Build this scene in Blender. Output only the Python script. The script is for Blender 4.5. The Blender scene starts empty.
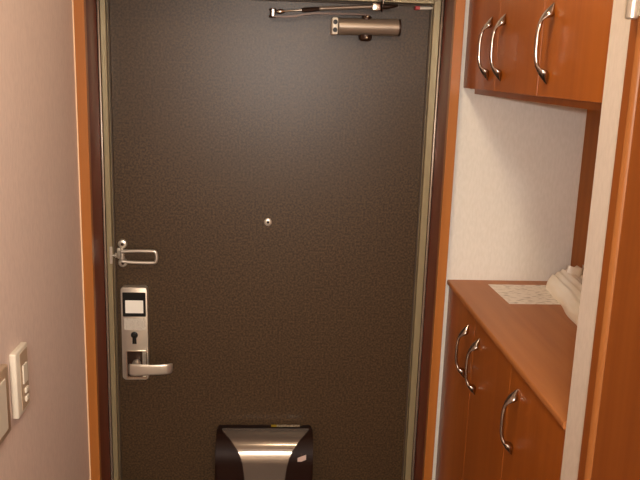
import bpy, bmesh, math, random
from mathutils import Vector, Matrix, noise
random.seed(4)
C = bpy.context.scene.collection

# ------------------------------------------------------------------ helpers
def s2l(c):
    return tuple(((v/255)/12.92 if v/255 <= .04045 else ((v/255+.055)/1.055)**2.4) for v in c) + (1,)

def mat(name, rgb, rough=.5, metal=0, spec=.5, rgb2=None, scale=(30, 30, 30), detail=3, bump=0, bscale=None, coat=0, lo=.35, hi=.65, aniso=0, trans=0, coat_rough=.15):
    m = bpy.data.materials.new(name); m.use_nodes = True
    n = m.node_tree.nodes; l = m.node_tree.links
    b = n['Principled BSDF']
    b.inputs['Base Color'].default_value = s2l(rgb)
    b.inputs['Roughness'].default_value = rough
    b.inputs['Metallic'].default_value = metal
    b.inputs['Specular IOR Level'].default_value = spec
    b.inputs['Coat Weight'].default_value = coat
    b.inputs['Coat Roughness'].default_value = coat_rough
    b.inputs['Transmission Weight'].default_value = trans
    if rgb2 is not None or bump:
        tc = n.new('ShaderNodeTexCoord')
    if rgb2 is not None:
        mp = n.new('ShaderNodeMapping'); mp.inputs['Scale'].default_value = scale
        nz = n.new('ShaderNodeTexNoise'); nz.inputs['Scale'].default_value = 1; nz.inputs['Detail'].default_value = detail
        cr = n.new('ShaderNodeValToRGB')
        cr.color_ramp.elements[0].position = lo; cr.color_ramp.elements[1].position = hi
        cr.color_ramp.elements[0].color = s2l(rgb); cr.color_ramp.elements[1].color = s2l(rgb2)
        l.new(tc.outputs['Object'], mp.inputs['Vector']); l.new(mp.outputs['Vector'], nz.inputs['Vector'])
        l.new(nz.outputs['Fac'], cr.inputs['Fac']); l.new(cr.outputs['Color'], b.inputs['Base Color'])
    if bump:
        mp2 = n.new('ShaderNodeMapping'); mp2.inputs['Scale'].default_value = bscale or scale
        nb = n.new('ShaderNodeTexNoise'); nb.inputs['Scale'].default_value = 1; nb.inputs['Detail'].default_value = 2
        bp = n.new('ShaderNodeBump'); bp.inputs['Strength'].default_value = bump; bp.inputs['Distance'].default_value = .001
        l.new(tc.outputs['Object'], mp2.inputs['Vector']); l.new(mp2.outputs['Vector'], nb.inputs['Vector'])
        l.new(nb.outputs['Fac'], bp.inputs['Height']); l.new(bp.outputs['Normal'], b.inputs['Normal'])
    return m

def printed(name, paper, ink, scale, thr=.56):
    """paper with rows of small faint print"""
    m = mat(name, paper, .7)
    n = m.node_tree.nodes; l = m.node_tree.links; b = n['Principled BSDF']
    tc = n.new('ShaderNodeTexCoord'); mp = n.new('ShaderNodeMapping'); mp.inputs['Scale'].default_value = scale
    nz = n.new('ShaderNodeTexNoise'); nz.inputs['Scale'].default_value = 1; nz.inputs['Detail'].default_value = 1
    cr = n.new('ShaderNodeValToRGB'); e = cr.color_ramp.elements
    e[0].position = thr-.04; e[1].position = thr+.04; e[0].color = s2l(paper); e[1].color = s2l(ink)
    l.new(tc.outputs['Object'], mp.inputs['Vector']); l.new(mp.outputs['Vector'], nz.inputs['Vector'])
    l.new(nz.outputs['Fac'], cr.inputs['Fac']); l.new(cr.outputs['Color'], b.inputs['Base Color'])
    return m

M = {}
M['door'] = mat('door_sheet', (50, 38, 25), .34, 0, .33, (84, 65, 45), (190, 190, 190), 4, .3, (420, 420, 420))
M['wallpaper'] = mat('wallpaper', (230, 224, 212), .9, 0, .2, (236, 230, 219), (180, 180, 60), 2, .25, (500, 500, 250))
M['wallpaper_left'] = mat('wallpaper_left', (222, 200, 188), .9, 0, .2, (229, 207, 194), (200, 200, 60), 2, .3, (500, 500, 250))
M['ceiling'] = mat('ceiling_paper', (235, 228, 215), .9, 0, .2, (228, 220, 206), (60, 60, 60))
M['floor'] = mat('floor_tile', (76, 58, 46), .5, 0, .4, (64, 48, 38), (8, 8, 8))
M['wood'] = mat('cherry_veneer', (164, 89, 26), .36, 0, .4, (153, 80, 21), (40, 40, 1.6), 5, .05, (200, 200, 10), coat=.15)
M['wood_top'] = mat('cherry_worktop', (180, 114, 62), .42, 0, .4, (170, 104, 55), (50, 3, 50), 5)
M['wood_dark'] = mat('cherry_recess_panel', (176, 110, 48), .5, 0, .15, (164, 100, 42), (40, 40, 1.6), 5)  # the recess back panel's own cherry tone
M['casing'] = mat('cherry_casing', (174, 108, 50), .34, 0, .4, (164, 99, 43), (40, 40, 1.2), 4, coat=.2)
M['frame'] = mat('champagne_aluminium', (160, 146, 114), .32, .3, .5, (152, 138, 106), (5, 5, .5))
M['frame_strip'] = mat('brushed_aluminium_strip', (150, 132, 116), .22, .5, .5)
M['gap'] = mat('dark_rubber', (74, 58, 42), .6)
M['chrome'] = mat('chrome', (178, 168, 160), .17, 1, .5)
M['satin'] = mat('satin_nickel', (214, 206, 192), .32, .75, .5)
M['steel'] = mat('steel', (215, 205, 190), .22, 1, .5)
M['bronze'] = mat('bronze_paint', (150, 134, 118), .35, .55, .5)
M['dark_bronze'] = mat('dark_bronze', (60, 42, 32), .35, .5, .5)
M['black'] = mat('black_plastic', (16, 14, 12), .45, 0, .3)
M['lcd'] = mat('lcd_panel', (250, 246, 234), .35)
M['white_plastic'] = mat('white_plastic', (228, 218, 200), .35)
M['beige_plastic'] = mat('beige_plastic', (186, 160, 134), .4)
M['box_dark'] = mat('dark_brown_plastic', (34, 17, 11), .5, 0, .15)
M['box_metal'] = mat('brown_metal', (140, 128, 118), .18, .7, .5)
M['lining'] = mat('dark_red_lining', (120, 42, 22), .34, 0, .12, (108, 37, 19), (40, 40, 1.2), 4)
M['caulk'] = mat('caulk', (240, 205, 165), .6)
M['red'] = mat('red_plastic', (190, 60, 60), .4)
M['yellow'] = mat('yellow_sticker', (170, 140, 30), .6)
M['grey_print'] = printed('grey_printed_sticker', (190, 176, 150), (120, 105, 85), (400, 400, 400), .5)
M['sticker'] = mat('pale_sticker', (205, 180, 170), .6)
M['paper'] = printed('printed_sheet', (248, 236, 220), (196, 180, 160), (45, 190, 1), .60)
M['lock_label'] = printed('printed_lock_label', (222, 214, 200), (130, 120, 106), (300, 1, 650), .53)
M['bag'] = mat('white_plastic_film', (255, 250, 238), .35, 0, .5, (250, 238, 216), (25, 6, 25), 3, .3, (60, 12, 60))
M['gold'] = mat('gold_tie', (190, 140, 60), .4, .5)
M['lamp'] = mat('lamp_glass', (255, 240, 215), .5)
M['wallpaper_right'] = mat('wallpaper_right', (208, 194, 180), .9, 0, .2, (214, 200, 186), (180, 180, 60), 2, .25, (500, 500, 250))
M['door_wood'] = mat('side_door_veneer', (146, 80, 30), .4, 0, .35, (136, 72, 25), (40, 40, 1.6), 5)
M['door_casing'] = mat('side_door_casing', (158, 98, 48), .4, 0, .35, (150, 90, 42), (40, 40, 1.6), 5)

def link(name, bm, m, parent=None, smooth=False, ms=None):
    bmesh.ops.recalc_face_normals(bm, faces=bm.faces)
    me = bpy.data.meshes.new(name); bm.to_mesh(me); bm.free()
    me.materials.append(m)
    if smooth:
        for p in me.polygons: p.use_smooth = True
        try: me.set_sharp_from_angle(angle=math.radians(40))
        except Exception: pass
    o = bpy.data.objects.new(name, me); C.objects.link(o)
    if parent is not None:
        o.parent = parent
        o.matrix_parent_inverse = Matrix.Identity(4)
        off = world_loc(parent)
        me.transform(Matrix.Translation(-off))
    return o

def world_loc(o):
    v = Vector((0, 0, 0))
    while o is not None:
        v += o.location; o = o.parent
    return v

def recentre(o):
    """origin of a single-mesh thing to the centre of its base"""
    me = o.data; xs = [v.co for v in me.vertices]
    lo = Vector([min(c[i] for c in xs) for i in range(3)]); hi = Vector([max(c[i] for c in xs) for i in range(3)])
    c = Vector(((lo.x+hi.x)/2, (lo.y+hi.y)/2, lo.z))
    me.transform(Matrix.Translation(-c)); o.location = c
    return o

def tag(o, label, cat, group=None):
    o['label'] = label; o['category'] = cat
    if group: o['group'] = group
    return o

def thing(name, label, cat, loc, group=None):
    o = bpy.data.objects.new(name, None); C.objects.link(o); o.location = loc
    o.empty_display_size = .05
    return tag(o, label, cat, group)

def struct(name, bm, m, parent=None, smooth=False):
    o = link(name, bm, m, parent, smooth)
    if parent is None:
        o['kind'] = 'structure'
    return o

def box(bm, x0, x1, y0, y1, z0, z1, bev=0, seg=2, edges=None):
    vs = [bm.verts.new((x, y, z)) for x in (x0, x1) for y in (y0, y1) for z in (z0, z1)]
    fs = []
    for f in ((0, 1, 3, 2), (4, 6, 7, 5), (0, 4, 5, 1), (2, 3, 7, 6), (0, 2, 6, 4), (1, 5, 7, 3)):
        fs.append(bm.faces.new([vs[i] for i in f]))
    if bev:
        es = list({e for f in fs for e in f.edges})
        if edges: es = [e for e in es if edges(e)]
        bmesh.ops.bevel(bm, geom=es, offset=bev, segments=seg, profile=.5, affect='EDGES')
    return bm

def B(*a, **k):
    return box(bmesh.new(), *a, **k)

def tube(bm, pts, r, n=14, cap=True, closed=False):
    pts = [Vector(p) for p in pts]; N = len(pts); rings = []
    rr = r if isinstance(r, (list, tuple)) else [r]*N
    up = Vector((0.013, .021, 1)).normalized(); prev = None
    for i, p in enumerate(pts):
        if closed: t = pts[(i+1) % N]-pts[i-1]
        else: t = pts[min(i+1, N-1)]-pts[max(i-1, 0)]
        t.normalize()
        if prev is None:
            a = t.cross(up) if abs(t.dot(up)) < .9 else t.cross(Vector((1, 0, 0)))
        else: a = prev-t*prev.dot(t)
        a.normalize(); prev = a; b = t.cross(a)
        rings.append([bm.verts.new(p+(a*math.cos(q)+b*math.sin(q))*rr[i]) for q in [2*math.pi*k/n for k in range(n)]])
    for i in range(N if closed else N-1):
        A, Bq = rings[i], rings[(i+1) % N]
        for k in range(n): bm.faces.new((A[k], A[(k+1) % n], Bq[(k+1) % n], Bq[k]))
    if cap and not closed:
        bm.faces.new(rings[0]); bm.faces.new(rings[-1][::-1])
    return bm

def lathe(bm, prof, origin, axis, n=24):
    """prof: list of (radius, distance along axis)"""
    axis = Vector(axis).normalized(); o = Vector(origin)
    a = axis.cross(Vector((0.3, .2, 1)).normalized())
    if a.length < .1: a = axis.cross(Vector((1, 0, 0)))
    a.normalize(); b = axis.cross(a)
    rings = [[bm.verts.new(o+axis*d+(a*math.cos(2*math.pi*k/n)+b*math.sin(2*math.pi*k/n))*r) for k in range(n)] for r, d in prof]
    for i in range(len(rings)-1):
        for k in range(n): bm.faces.new((rings[i][k], rings[i][(k+1) % n], rings[i+1][(k+1) % n], rings[i+1][k]))
    bm.faces.new(rings[0]); bm.faces.new(rings[-1][::-1])
    return bm

def prism(bm, poly, axis, a0, a1, bev=0, seg=2):
    """poly in the two other axes (in xyz order), extruded along axis"""
    def mk(p, a):
        return {'x': (a, p[0], p[1]), 'y': (p[0], a, p[1]), 'z': (p[0], p[1], a)}[axis]
    A = [bm.verts.new(mk(p, a0)) for p in poly]; Z = [bm.verts.new(mk(p, a1)) for p in poly]
    f0 = bm.faces.new(A); f1 = bm.faces.new(Z[::-1]); n = len(poly)
    for i in range(n): bm.faces.new((A[i], Z[i], Z[(i+1) % n], A[(i+1) % n]))
    if bev:
        es = list(set(f0.edges) | set(f1.edges))
        bmesh.ops.bevel(bm, geom=es, offset=bev, segments=seg, profile=.5, affect='EDGES')
    return bm

def rrect(x0, x1, z0, z1, r, n=5):
    out = []
    for cx, cz, a0 in ((x1-r, z1-r, 0), (x0+r, z1-r, 90), (x0+r, z0+r, 180), (x1-r, z0+r, 270)):
        for k in range(n+1):
            a = math.radians(a0+90*k/n); out.append((cx+r*math.cos(a), cz+r*math.sin(a)))
    return out

# ------------------------------------------------------------------ dimensions (metres)
WL = -.463          # left wall
WR = .472           # right wall / cabinet front plane
YW = 1.910           # end wall
YC = 1.87           # face of wooden door casing
YF = 2.0            # face of metal door frame
YD = 2.03           # face of entrance door leaf
ZC = 2.42
FL, FR, FT = -.415, .406, 1.967     # clear opening in metal frame
OL, OR, OT = -.436, .431, 1.99      # inner face of wooden casing
NB = .793           # back of cabinet recess
PY = 1.085          # near end of the recess
YB = -1.6           # wall behind the camera

# ------------------------------------------------------------------ room shell
struct('floor', B(WL-.1, 1.3, YB-.1, 2.3, -.05, 0), M['floor'])
struct('ceiling', B(WL-.1, 1.3, YB-.1, 2.3, ZC, ZC+.05), M['ceiling'])
struct('wall_left', B(WL-.1, WL, YB, 2.12, 0, ZC), M['wallpaper_left'])
struct('wall_back', B(WL-.1, 1.3, YB-.1, YB, 0, ZC), M['wallpaper'])
bm = bmesh.new()                                     # end wall around the door opening
box(bm, .4525, NB+.05, YW, 2.12, 0, ZC)
box(bm, WL, .4525, YW, 2.12, 2.03, ZC)
struct('wall_end', bm, M['wallpaper'])
struct('wall_recess', B(NB, NB+.05, PY, YW, 0, ZC), M['wood_dark'])
# right wall: stub beside the recess, over and after the side door
DY1, DY0 = 1.016, .20    # casing of side door spans this
bm = bmesh.new()
box(bm, WR-.0015, NB, DY1, PY, 0, ZC, bev=.002, edges=lambda e: all(abs(v.co.x-(WR-.0015)) < 1e-5 for v in e.verts) and abs(e.verts[0].co.y-e.verts[1].co.y) < 1e-5)
struct('wall_right', bm, M['wallpaper_right'])
bm = bmesh.new()
box(bm, WR-.0015, .60, YB, DY0, 0, ZC)
box(bm, WR-.0015, .60, DY0, DY1, 2.07, ZC)
struct('wall_right_near', bm, M['wallpaper'])

# side door on the right: casing, stop strip, leaf, hinge
dr = bpy.data.objects.new('door_2', None); C.objects.link(dr); dr.location = (.49, .6, 0); dr['kind'] = 'structure'
bm = bmesh.new()
box(bm, .4675, .52, 0.9935, DY1, 0, 2.07, bev=.0003)
box(bm, .466, .52, DY0, .2265, 0, 2.07, bev=.0015)
box(bm, .466, .52, .2265, 0.9935, 2.04, 2.07, bev=.0015)
link('door_casing', bm, M['door_wood'], dr)
bm = bmesh.new()
prism(bm, [(.4668, .9930), (.4675, .9895), (.4695, .9865), (.4725, .9842), (.51, .9842), (.51, .9930)], 'z', 0, 2.04)
link('door_edge', bm, M['door_casing'], dr, smooth=True)
link('door_leaf', B(.4728, .515, .2265, .9838, .01, 2.035, bev=.0008), M['door_wood'], dr)
bm = bmesh.new()
lathe(bm, [(.0060, 0), (.0078, .0015), (.0082, .004), (.0082, .050), (.0075, .052), (.0075, .0535), (.0082, .055), (.0082, .102), (.006, .104)], (.4600, 0.998, 1.874), (0, 0, 1))
h = link('hinge', bm, M['satin'], dr, smooth=True)
link('hinge_leaf', B(.4658, .4673, .985, 1.010, 1.878, 1.974, bev=.0004), M['satin'], h)

# ------------------------------------------------------------------ entrance door casing and frame
bm = bmesh.new()
box(bm, WL+.003, OL, YC, YC+.02, 0, OT+.025, bev=.0012)
struct('trim_1', bm, M['casing'])
struct('trim_2', B(OR, .4545, YC, YC+.02, 0, OT+.025, bev=.0012), M['casing'])
struct('trim_3', B(OL, OR, YC, YC+.02, OT, OT+.025, bev=.0012), M['casing'])
struct('trim_5', B(WL+.003, OL-.0004, YC+.0201, YF-.003, 0, OT+.025), M['lining'])
struct('trim_6', B(OR+.0004, .4530, YC+.0201, YF-.003, 0, OT+.025), M['lining'])
struct('trim_7', B(OL, OR, YC+.0201, YF-.003, OT+.0004, OT+.025), M['lining'])
struct('trim_4', B(WL, WL+.003, YC+.001, YC+.012, 0, OT+.025), M['caulk'])

fr = bpy.data.objects.new('door_1', None); C.objects.link(fr); fr.location = (0, YD, 0); fr['kind'] = 'structure'
bm = bmesh.new()
for s, o_, i_ in ((-1, OL, FL), (1, OR, FR)):
    a, b = sorted((o_+(-s)*.0075, i_)); box(bm, a, b, YF, YF+.022, 0, OT, bev=.0015)
    a, b = sorted((i_-s*.0005, i_+s*.012)); box(bm, a, b, YF+.022, YF+.07, 0, OT)
box(bm, FL, FR, YF, YF+.022, FT, OT, bev=.0015)
box(bm, FL, FR, YF+.022, YF+.07, FT, OT)
link('door_frame', bm, M['frame'], fr)
bm = bmesh.new()
for s, o_ in ((-1, OL), (1, OR)):
    a, b = sorted((o_, o_-s*.0062)); box(bm, a, b, YF-.0015, YF+.02, 0, OT-.001, bev=.0018, seg=3)
link('frame_bead', bm, M['frame_strip'], fr, smooth=True)
bm = bmesh.new()
box(bm, FL+.0006, FL+.0040, YD-.006, YD+.01, 0, FT-.001)
box(bm, FR-.0040, FR-.0006, YD-.006, YD+.01, 0, FT-.001)
box(bm, FL+.0040, FR-.0040, YD-.006, YD+.01, FT-.0045, FT-.001)
link('gasket', bm, M['gap'], fr)
link('door_leaf', B(FL+.0041, FR-.0041, YD, YD+.04, .012, FT-.0046, bev=.0008), M['door'], fr)
bm = bmesh.new()
lathe(bm, [(.0105, 0), (.0105, .0016), (.0088, .0032), (.0045, .0036)], (-.0045, YD, 1.3902), (0, -1, 0), 28)
ph = link('peephole', bm, M['satin'], fr, smooth=True)
bm = bmesh.new(); lathe(bm, [(.0040, 0), (.0030, .0009), (.001, .0012)], (-.0045, YD-.0034, 1.3902), (0, -1, 0), 20)
link('lens', bm, M['black'], ph, smooth=True)
# small red and white door contact under the frame header
dc = thing('door_sensor', 'small red and white peg in the top right corner of the door frame', 'door sensor', (.382, YF, 1.955))
link('red_end', B(.3585, .3705, YF+.002, YF+.026, 1.9525, 1.9605, bev=.001), M['red'], dc)
bm = bmesh.new(); tube(bm, [(.3705, YF+.013, 1.9566), (.385, YF+.013, 1.9570), (.397, YF+.013, 1.9576), (.4055, YF+.013, 1.9580)], [.0042, .0042, .0038, .0018])
link('white_end', bm, M['white_plastic'], dc, smooth=True)

# ------------------------------------------------------------------ electronic lock
PX0, PX1, PZ0, PZ1, PYF = -.3965, -.3265, .944, 1.208, 2.006
lk = thing('door_lock', 'brushed metal electronic door lock plate with small display and lever handle', 'door lock', (-.3615, YD, PZ0))
bm = bmesh.new(); prism(bm, rrect(PX0, PX1, PZ0, PZ1, .007), 'y', PYF, YD-.0005, bev=.0025, seg=3)
# pocket for the lever is cut by boolean-free build: a raised rim instead
link('lock_plate', bm, M['satin'], lk, smooth=True)
dsp = link('display_bezel', prism(bmesh.new(), rrect(-.3920, -.3305, 1.1265, 1.1945, .002), 'y', PYF-.0012, PYF+.0004), M['black'], lk)
link('display', prism(bmesh.new(), rrect(-.3850, -.3370, 1.1365, 1.1725, .0015), 'y', PYF-.0018, PYF-.0010), M['lcd'], dsp)
link('instruction_label', B(-.3895, -.3325, PYF-.0006, PYF+.0002, 1.088, 1.1215), M['lock_label'], lk)
bm = bmesh.new()
lathe(bm, [(.0095, 0), (.0095, .001), (.0075, .0022)], (-.3625, PYF, 1.0735), (0, -1, 0), 24)
box(bm, -.3680, -.3570, PYF-.0018, PYF, 1.0480, 1.074, bev=.0006)
link('keyhole', bm, M['black'], lk, smooth=True)
# escutcheon pocket: dark back with bright rim
bm = bmesh.new()
o_ = rrect(-.3855, -.3300, .9475, 1.0285, .003); i_ = rrect(-.3830, -.3325, .9530, 1.0270, .002)
n_ = len(o_)
for yy in (PYF-.003, PYF+.0005):
    pass
A = [[bm.verts.new((p[0], y, p[1])) for p in q] for q, y in ((o_, PYF+.0004), (o_, PYF-.003), (i_, PYF-.003), (i_, PYF+.0004))]
for j in range(3):
    for k in range(n_): bm.faces.new((A[j][k], A[j][(k+1) % n_], A[j+1][(k+1) % n_], A[j+1][k]))
link('escutcheon_rim', bm, M['steel'], lk)
link('escutcheon', B(-.3828, -.3420, PYF-.0008, PYF+.0002, .9532, 1.0268), M['dark_bronze'], lk)
lv = bmesh.new()
lathe(lv, [(.0115, 0), (.0115, .012), (.0098, .014), (.0098, .040)], (-.3575, PYF, .9925), (0, -1, 0), 24)
piv = link('lever_hub', lv, M['satin'], lk, smooth=True)
# lever arm: flat bar, rounded, curving back to the door at its tip
bm = bmesh.new(); rings = []
path = [(-.3700, 1.968, .9905), (-.366, 1.961, .9912), (-.355, 1.958, .9915), (-.335, 1.957, .992), (-.310, 1.957, .9928), (-.285, 1.958, .9935), (-.270, 1.960, .994), (-.262, 1.964, .9942), (-.2600, 1.967, .9942), (-.2592, 1.970, .9942), (-.2590, 1.973, .9942)]
P = [Vector(p) for p in path]
for i, p in enumerate(P):
    t = (P[min(i+1, len(P)-1)]-P[max(i-1, 0)]).normalized(); nrm = t.cross(Vector((0, 0, 1))).normalized(); up = Vector((0, 0, 1))
    hw = [.0150, .0163, .0165, .0155, .0146, .0146, .0144, .0140, .0134, .0124, .0108][i]; ht = .0038
    rings.append([bm.verts.new(p+up*(hw*math.copysign(abs(math.cos(q))**.5, math.cos(q)))+nrm*(ht*math.copysign(abs(math.sin(q))**.6, math.sin(q)))) for q in [2*math.pi*k/20 for k in range(20)]])
for i in range(len(rings)-1):
    for k in range(20): bm.faces.new((rings[i][k], rings[i][(k+1) % 20], rings[i+1][(k+1) % 20], rings[i+1][k]))
bm.faces.new(rings[0]); bm.faces.new(rings[-1][::-1])
link('lever', bm, M['satin'], lk, smooth=True)

# ------------------------------------------------------------------ U-bar door guard
gd = thing('door_guard', 'chrome U-shaped swing bar door guard above the electronic lock', 'door guard', (-.40, YD, 1.27))
bm = bmesh.new()
prism(bm, rrect(-.4075, -.3925, 1.283, 1.312, .003), 'y', YD-.005, YD-.0003, bev=.0008)
for zc in (1.3235, 1.2715):
    lathe(bm, [(.0125, .0003), (.0125, .004), (.0105, .0075), (.006, .009)], (-.3925, YD, zc), (0, -1, 0), 26)
link('base_plate', bm, M['satin'], gd, smooth=True)
for zc in (1.3235, 1.2715):
    bm = bmesh.new(); lathe(bm, [(.0042, 0), (.0042, .0018), (.0030, .0028), (.001, .0029)], (-.3915, YD-.009, zc), (0, -1, 0), 16)
    link('screw', bm, M['dark_bronze'], gd, smooth=True)
bm = bmesh.new()
tube(bm, [(-.3925, YD-.010, 1.276), (-.3925, YD-.010, 1.315)], .0055)
for zc in (1.2865, 1.3045):
    lathe(bm, [(.0058, 0), (.0074, .0015), (.0074, .0065), (.0058, .008)], (-.3925, YD-.010, zc-.004), (0, 0, 1), 18)
link('hinge_barrel', bm, M['satin'], gd, smooth=True)
bm = bmesh.new()
pts = [(-.392, 1.3065)]+[(-.392+.075*k/5, 1.3065+.0004*k) for k in range(1, 6)]
arc = []
for k in range(0, 13):
    a = math.radians(90-180*k/12); arc.append((-.3085+.0085*max(math.cos(a), 0)**.7, 1.2925+.0158*math.sin(a)))
pts = [(-.392, 1.3060), (-.375, 1.3075), (-.35, 1.3085), (-.325, 1.3085)]+arc+[(-.325, 1.2762), (-.35, 1.2765), (-.375, 1.2775), (-.392, 1.2795)]
tube(bm, [(x, YD-.019, z) for x, z in pts], .0046, 12)
link('swing_bar', bm, M['satin'], gd, smooth=True)
gs = thing('door_guard_stud', 'small metal strike plate and stud on the left door frame at the door guard', 'strike plate', (-.419, YF, 1.275))
link('strike_plate', B(-.4210, -.4135, YF-.0035, YF-.0002, 1.2755, 1.3220, bev=.0008), M['satin'], gs)
bm = bmesh.new(); tube(bm, [(-.4135, YF-.002, 1.2985), (-.4085, YF-.002, 1.2985), (-.4060, YF-.002, 1.2985), (-.4035, YF-.002, 1.2985), (-.4020, YF-.002, 1.2985)], [.0035, .0035, .0065, .0065, .0045], 14)
link('stud', bm, M['satin'], gs, smooth=True)

# ------------------------------------------------------------------ door closer
cl = thing('door_closer', 'bronze cylindrical door closer with folding arm at the top of the door', 'door closer', (.234, YD, 1.88))
YA = 1.985; ZB = 1.9035
bm = bmesh.new()
lathe(bm, [(.0190, 0), (.0208, .002), (.0208, .1525), (.0190, .1545)], (.1620, YA, ZB), (1, 0, .012), 36)
bd = link('closer_body', bm, M['bronze'], cl, smooth=True)
bm = bmesh.new(); lathe(bm, [(.0195, 0), (.0209, .0015), (.0209, .006), (.0195, .007)], (.3125, YA, ZB+.0018), (1, 0, .012), 36)
link('end_cap', bm, M['dark_bronze'], cl, smooth=True)
link('end_plate', B(.1465, .1615, YA-.016, YD-.0005, ZB-.0205, ZB+.0205, bev=.003), M['white_plastic'], cl, smooth=True)
for dz in (-.0095, .0095):
    bm = bmesh.new(); lathe(bm, [(.0058, 0), (.0058, .001)], (.1540, YA-.016, ZB+dz), (0, -1, 0), 18)
    link('screw', bm, M['black'], cl)
bm = bmesh.new()
lathe(bm, [(.0165, .002), (.0165, .010), (.0145, .015), (.009, .018)], (.2325, YA, ZB-.0165), (0, 0, -1), 28)
link('spindle_boss', bm, M['dark_bronze'], cl, smooth=True)
bm = bmesh.new()
lathe(bm, [(.0125, 0), (.0125, .007), (.0085, .010)], (.2335, YA, ZB+.018), (0, 0, 1), 24)
link('spindle_cap', bm, M['dark_bronze'], cl, smooth=True)
bm = bmesh.new()
lathe(bm, [(.0042, 0), (.0038, .0035), (.002, .005)], (.2335, YA-.0135, ZB-.0265), (0, -1, .2), 16)
link('spindle_screw', bm, M['steel'], cl, smooth=True)
bm = bmesh.new()
lathe(bm, [(.0042, 0), (.0038, .0035), (.002, .005)], (.2340, YA-.0110, ZB+.0245), (0, -1, .2), 16)
link('spindle_screw', bm, M['steel'], cl, smooth=True)
link('mounting_bracket', B(.170, .305, YA+.010, YD-.0005, ZB-.013, ZB+.013, bev=.002), M['dark_bronze'], cl)
# lower arm: flat bronze bar
bm = bmesh.new()
lo = [(.240, 1.9335), (.20, 1.9335), (.15, 1.9330), (.10, 1.9318), (.070, 1.9275), (.055, 1.9235), (.035, 1.9215), (.010, 1.9212), (-.002, 1.9220)]
th = .0024
pr = [(x, z+th) for x, z in lo]+[(x, z-th) for x, z in lo[::-1]]
prism(bm, pr, 'y', YA-.009, YA+.009, bev=.0006)
link('main_arm', bm, M['dark_bronze'], cl)
bm = bmesh.new(); lathe(bm, [(.0075, 0), (.0095, .0015), (.0095, .0055), (.0062, .0070), (.0062, .0160), (.0090, .0175), (.0090, .0215), (.006, .023)], (-.0015, YA, 1.9180), (0, 0, 1), 24)
link('elbow_joint', bm, M['dark_bronze'], cl, smooth=True)
bm = bmesh.new(); box(bm, -.004, .002, YA-.0115, YA-.008, 1.9215, 1.9385, bev=.001)
link('elbow_pin', bm, M['steel'], cl)
bm = bmesh.new()
tube(bm, [(.006, YA, 1.9335), (.012, YA, 1.9335), (.018, YA, 1.934), (.022, YA, 1.9343), (.030, YA, 1.935), (.070, YA, 1.9392)], [.003, .0058, .0064, .0055, .0026, .0026], 14)
link('threaded_rod', bm, M['steel'], cl, smooth=True)
bm = bmesh.new(); tube(bm, [(.070, YA, 1.9392), (.078, YA, 1.940), (.096, YA, 1.9418), (.114, YA, 1.9438)], [.0045, .006, .006, .0045], 8)
link('adjuster_nut', bm, M['dark_bronze'], cl)
bm = bmesh.new(); tube(bm, [(.112, YA, 1.9436), (.118, YA, 1.9444), (.124, YA, 1.9448), (.245, YA, 1.9537)], [.0035, .0062, .0052, .0052], 16)
link('forearm', bm, M['bronze'], cl, smooth=True)
bm = bmesh.new(); box(bm, .2455, .2665, YA-.010, YA+.010, 1.9440, 1.9635, bev=.002)
link('shoe', bm, M['steel'], cl, smooth=True)
bm = bmesh.new(); lathe(bm, [(.009, 0), (.0135, .001), (.0135, .0035), (.009, .005)], (.2680, YA, 1.9550), (1, 0, .05), 24)
tube(bm, [(.272, YA, 1.9548), (.288, YA, 1.9555), (.300, YA, 1.9575), (.310, YA+.004, 1.9590)], [.0072, .006, .0045, .0028], 12)
link('pivot_bolt', bm, M['dark_bronze'], cl, smooth=True)
bm = bmesh.new(); box(bm, .2575, .2995, YA-.004, YF-.0004, 1.9700, 1.9735, bev=.0008); box(bm, .2715, .2745, YA-.004, YA+.004, 1.957, 1.9715, bev=.0006)
link('soffit_bracket', bm, M['bronze'], cl)

# ------------------------------------------------------------------ mail box on the lower door
mb = thing('mail_box', 'dark brown mail box with a flared grey metal front low on the door', 'mail box', (-.003, YD, .42))
def boxprof(off=0):
    zt, yf, r = .799+off, 1.926-off, .074+off
    p = [(YD-.0005, .42), (YD-.0005, zt-.002)]
    p += [(yf+r, zt)]
    for k in range(1, 13):
        a = math.radians(90*k/12); p.append((yf+r-r*math.sin(a), zt-r+r*math.cos(a)))
    return p+[(yf, .44), (yf+.02, .42)]
bm = prism(bmesh.new(), boxprof(), 'x', -.1375, .1315, bev=.008, seg=4)
link('box_shell', bm, M['box_dark'], mb, smooth=True)
bm = bmesh.new(); pp = boxprof(.0016)[2:-1]; rows = []
zt = .799
def halfw(z):
    tab = [(.801, .1235), (.797, .113), (.790, .100), (.780, .088), (.765, .075), (.745, .0655), (.72, .0595), (.69, .0560), (.65, .054), (.5, .0535), (.4, .0535)]
    for (a, wa), (b, wb) in zip(tab, tab[1:]):
        if z >= b: return wa+(wb-wa)*min(max((a-z)/(a-b), 0), 1)
    return tab[-1][1]
fine = []
for (a, b) in zip(pp, pp[1:]):
    m_ = 12 if math.dist(a, b) > .05 else 3
    for k in range(m_): fine.append((a[0]+(b[0]-a[0])*k/m_, a[1]+(b[1]-a[1])*k/m_))
fine.append(pp[-1])
for y, z in fine:
    w = halfw(z)
    rows.append([bm.verts.new((-.001+w*t, y, z)) for t in (-1, -.6, -.2, .2, .6, 1)])
for r0, r1 in zip(rows, rows[1:]):
    for k in range(5): bm.faces.new((r0[k], r0[k+1], r1[k+1], r1[k]))
geo = bmesh.ops.extrude_face_region(bm, geom=list(bm.faces))
for v in [g for g in geo['geom'] if isinstance(g, bmesh.types.BMVert)]:
    v.co.y += .0012; v.co.z -= .0012
link('front_panel', bm, M['box_metal'], mb, smooth=True)
zs = .8012
lb = link('brand_sticker', B(.030, .0965, YD-.020, YD-.008, zs-.0006, zs+.0002), M['grey_print'], mb)
link('yellow_mark', B(.0145, .0300, YD-.020, YD-.008, zs-.0006, zs+.0002), M['yellow'], mb)
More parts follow.
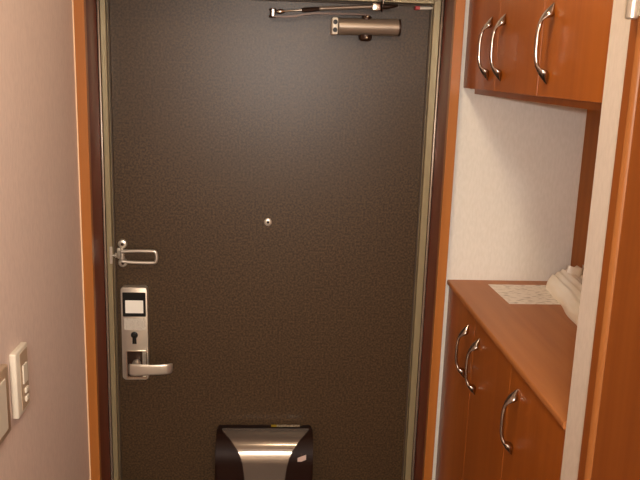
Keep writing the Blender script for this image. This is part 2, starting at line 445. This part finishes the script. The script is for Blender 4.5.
bm = prism(bmesh.new(), [(.0885, .7330), (.1120, .7430), (.1120, .7580), (.0885, .7480)], 'y', 1.9272, 1.9286)
link('price_sticker', bm, M['sticker'], mb)

# ------------------------------------------------------------------ cabinets
def handle_bm():
    """bow pull, foot to foot along z, standing off towards -x; origin at the centre on the door face"""
    bm = bmesh.new(); H = .0675; p = .027; N = 40; n = 16; rings = []
    for i in range(N+1):
        t = -1+2*i/N; u = abs(t)
        outer = .0012+p*(1-u**3.0)
        inner = outer-.0072
        if u > .60:
            k = min((u-.60)/.07, 1); k = k*k*(3-2*k); inner = inner*(1-k)
        inner = max(min(inner, outer-.001), 0)
        w = .0036+.0095*max(0, (u-.45)/.27)**1.3 if u < .72 else (.0036+.0095)*max(1-(u-.72)/.29, .06)
        cx = (outer+inner)/2; a = (outer-inner)/2
        rings.append([bm.verts.new((-(cx+a*math.cos(q)), w*math.sin(q), H*t)) for q in [2*math.pi*k/n for k in range(n)]])
    for i in range(N):
        for k in range(n): bm.faces.new((rings[i][k], rings[i][(k+1) % n], rings[i+1][(k+1) % n], rings[i+1][k]))
    bm.faces.new(rings[0]); bm.faces.new(rings[-1][::-1])
    return bm
gaps = [(1.0868, 1.3655), (1.3675, 1.6365), (1.6385, 1.906)]
def cabinet(name, label, z0, z1, dz0, dz1, hz, back):
    t = thing(name, label, 'cabinet', (.63, 1.49, z0))
    link('body', B(WR+back, NB-.001, PY+.002, YW-.001, z0, z1), M['wood'], t)
    # handles: far door near its near edge, middle door near its far edge, near door near its far edge
    for (a, b), hy in zip(gaps, (1.3655-.047, 1.6365-.044, 1.6385+.050)):
        d = link('door', B(WR, WR+.0178, a, b, dz0, dz1, bev=.0008), M['wood'], t)
        h = link('handle', handle_bm(), M['chrome'], None, smooth=True)
        h.parent = d; h.location = Vector((WR, hy, hz))-world_loc(d)
    return t
uc = cabinet('wall_cabinet', 'glossy cherry wood wall cabinet with three doors and chrome bow handles, above the counter', 1.7495, ZC-.002, 1.7635, ZC-.012, 1.8525, .030)
lc = cabinet('base_cabinet', 'cherry wood base cabinet with three doors and dark bow handles, under the worktop', .0, 1.2560, .06, 1.2550, 1.1550, .018)
# worktop
bm = B(.4665, NB-.001, PY+.001, YW-.0005, 1.2565, 1.2700)
es = [e for e in bm.edges if all(abs(v.co.x-.4665) < 1e-5 for v in e.verts) and abs(e.verts[0].co.z-e.verts[1].co.z) < 1e-5]
bmesh.ops.bevel(bm, geom=es, offset=.004, segments=4, profile=.5, affect='EDGES')
wt = link('worktop', bm, M['wood_top'], None, smooth=True); recentre(wt)
tag(wt, 'cherry wood worktop with rounded front edge on the base cabinet', 'worktop')
ZT = 1.2700

# sheet of paper
bm = bmesh.new()
poly = [(.5640, 1.868), (.5690, 1.703), (.716, 1.703), (.716, 1.868)]
prism(bm, poly, 'z', ZT, ZT+.0006)
pa = link('paper_sheet', bm, M['paper']); recentre(pa)
tag(pa, 'printed white paper sheet lying on the far end of the worktop', 'paper')

# plastic bag
bg = thing('plastic_bag', 'folded whitish plastic bag lying at the back of the worktop beside the paper', 'bag', (.735, 1.62, ZT+.0006))
bm = bmesh.new(); NU, NV = 90, 56; rings = []
z0 = ZT+.0008
for i in range(NU+1):
    t = i/NU; y = 1.862-.56*t
    left = .700 if t < .1 else .700-.030*min((t-.1)/.5, 1)
    left += .003*math.sin(t*9)+.002*math.sin(t*23+1)
    left += .022*max(0, 1-t/.06)**2
    right = NB-.006
    endf = min(1, (t+.002)/.05)**.5*min(1, (1.002-t)/.10)**.5
    row = []
    for j in range(NV):
        v = j/(NV-1); x = left+(right-left)*v
        prof = (1-(1-min(v*2.2, 1))**2.6)**.5
        hgt = (.040+.022*v)*prof*endf
        if v > .9: hgt *= 1-.5*((v-.9)/.1)**2
        fold = .0022*math.sin(v*44+1.0*math.sin(t*5))+.0018*math.sin(v*17+t*3)+.003*noise.noise(Vector((x*60, y*11, 2)))
        hgt = max(hgt+fold*prof*endf, .0006)
        row.append(bm.verts.new((x, y, z0+hgt)))
    rings.append(row)
for i in range(NU):
    for j in range(NV-1): bm.faces.new((rings[i][j], rings[i][j+1], rings[i+1][j+1], rings[i+1][j]))
bnd = [e for e in bm.edges if e.is_boundary]
ex = bmesh.ops.extrude_edge_only(bm, edges=bnd)
nv = [g for g in ex['geom'] if isinstance(g, bmesh.types.BMVert)]
for v in nv: v.co.z = z0
eb = [e for e in bm.edges if e.is_boundary]
bmesh.ops.contextual_create(bm, geom=eb)
link('bag_body', bm, M['bag'], bg, smooth=True)
bm = bmesh.new(); rows = []
for i in range(25):
    u = i/24
    row = []
    for j in range(9):
        v = j/8
        row.append(bm.verts.new((.736+.044*u, 1.79-.025*math.sin(u*3)+.012*v*math.sin(u*9), ZT+.040+.036*v*(1-.10*math.sin(u*7)))))
    rows.append(row)
for i in range(24):
    for j in range(8): bm.faces.new((rows[i][j], rows[i+1][j], rows[i+1][j+1], rows[i][j+1]))
ge = bmesh.ops.extrude_face_region(bm, geom=list(bm.faces))
for v in [g for g in ge['geom'] if isinstance(g, bmesh.types.BMVert)]: v.co.y += .0012
link('bag_flap', bm, M['bag'], bg, smooth=True)
bm = bmesh.new()
for k in range(4):
    tube(bm, [(.748+.004*k, 1.70-.012*k, ZT+.062), (.752+.005*k, 1.694-.01*k, ZT+.0685), (.758+.004*k, 1.688-.008*k, ZT+.063)], .0022, 8)
link('gold_tie', bm, M['gold'], bg, smooth=True)

# ------------------------------------------------------------------ switches on the left wall
sw = thing('wall_switch', 'pale wall switch box with a rocker and two small buttons, nearer the door', 'light switch', (WL, 1.358, 1.156))
bm = B(WL+.0003, WL+.0125, 1.323, 1.392, 1.1555, 1.2815, bev=.003, seg=3)
link('switch_plate', bm, M['white_plastic'], sw, smooth=True)
link('switch_insert', B(WL+.0120, WL+.0133, 1.344, 1.386, 1.163, 1.273, bev=.0005), M['beige_plastic'], sw)
link('rocker', B(WL+.0130, WL+.0158, 1.353, 1.376, 1.211, 1.248, bev=.001), M['white_plastic'], sw)
for z in (1.1965, 1.1800):
    link('button', B(WL+.0130, WL+.0175, 1.358, 1.374, z-.0055, z+.0055, bev=.002, seg=3), M['white_plastic'], sw, smooth=True)
s2 = thing('wall_switch', 'pale wall switch plate at the left edge of the photo, nearest the viewer', 'light switch', (WL, 1.235, 1.15))
link('switch_plate', B(WL+.0003, WL+.0125, 1.165, 1.284, 1.1545, 1.2805, bev=.003, seg=3), M['beige_plastic'], s2, smooth=True)
link('rocker', B(WL+.0120, WL+.0150, 1.185, 1.262, 1.168, 1.262, bev=.001), M['white_plastic'], s2)

# ------------------------------------------------------------------ lights
cf = thing('ceiling_light', 'round white ceiling light above the entrance', 'ceiling light', (.12, 1.12, ZC))
bm = bmesh.new(); lathe(bm, [(.095, 0), (.095, .012), (.085, .020), (.075, .020)], (.12, 1.12, ZC-.0005), (0, 0, -1), 32)
link('light_ring', bm, M['white_plastic'], cf, smooth=True)
la = bpy.data.lights.new('ceiling_lamp', 'AREA'); la.shape = 'DISK'; la.size = .15; la.energy = 3.9; la.color = (1, .80, .55)
lo_ = bpy.data.objects.new('ceiling_lamp', la); C.objects.link(lo_); lo_.location = (.12, 1.12, ZC-.028)
hl = thing('ceiling_light', 'round fill light added out of view on the ceiling behind the camera', 'ceiling light', (0, -1.0, ZC))  # added unseen fill, evens out the light behind the camera
bm = bmesh.new(); lathe(bm, [(.135, 0), (.135, .012), (.125, .020), (.115, .020)], (0, -1.0, ZC-.0005), (0, 0, -1), 32)
link('light_ring', bm, M['white_plastic'], hl, smooth=True)
lb_ = bpy.data.lights.new('added_fill_lamp', 'AREA'); lb_.shape = 'DISK'; lb_.size = .24; lb_.energy = 40; lb_.color = (1, .91, .80)
lh_ = bpy.data.objects.new('added_fill_lamp', lb_); C.objects.link(lh_); lh_.location = (0, -1.0, ZC-.028)
# the photographer's flash beside the lens
fl = bpy.data.lights.new('camera_flash', 'SPOT'); fl.energy = 36; fl.spot_size = math.radians(80); fl.spot_blend = 1; fl.shadow_soft_size = .012; fl.color = (1, .97, .95)
fo = bpy.data.objects.new('camera_flash', fl); C.objects.link(fo); fo.location = (.045, .0, 1.815)
fo.rotation_euler = Vector((-.09, 1.9, -.17)).to_track_quat('-Z', 'Y').to_euler()
w = bpy.data.worlds.new('World'); bpy.context.scene.world = w; w.use_nodes = True
w.node_tree.nodes['Background'].inputs[0].default_value = (1, .8, .6, 1)
w.node_tree.nodes['Background'].inputs[1].default_value = .0

# ------------------------------------------------------------------ camera
def camrot(p, y, q):
    f = Vector((math.sin(y)*math.cos(p), math.cos(y)*math.cos(p), -math.sin(p)))
    rt = Vector((math.cos(y), -math.sin(y), 0)); dn = f.cross(rt)
    r2 = rt*math.cos(q)+dn*math.sin(q); d2 = -rt*math.sin(q)+dn*math.cos(q)
    return r2, d2, f
r_, d_, f_ = camrot(.22091967, .06768694, -.03282237)
cd = bpy.data.cameras.new('camera'); co = bpy.data.objects.new('camera', cd); C.objects.link(co)
m4 = Matrix(((r_.x, -d_.x, -f_.x, 0), (r_.y, -d_.y, -f_.y, 0), (r_.z, -d_.z, -f_.z, 0), (0, 0, 0, 1)))
co.matrix_world = Matrix.Translation((0, 0, 1.8)) @ m4
cd.sensor_fit = 'HORIZONTAL'; cd.sensor_width = 36; cd.lens = 765.646*36/640; cd.clip_start = .02
sc = bpy.context.scene
sc.camera = co
sc.view_settings.view_transform = 'Standard'; sc.view_settings.look = 'None'; sc.view_settings.gamma = 1
sc.view_settings.use_curve_mapping = False; sc.view_settings.exposure = 0.2
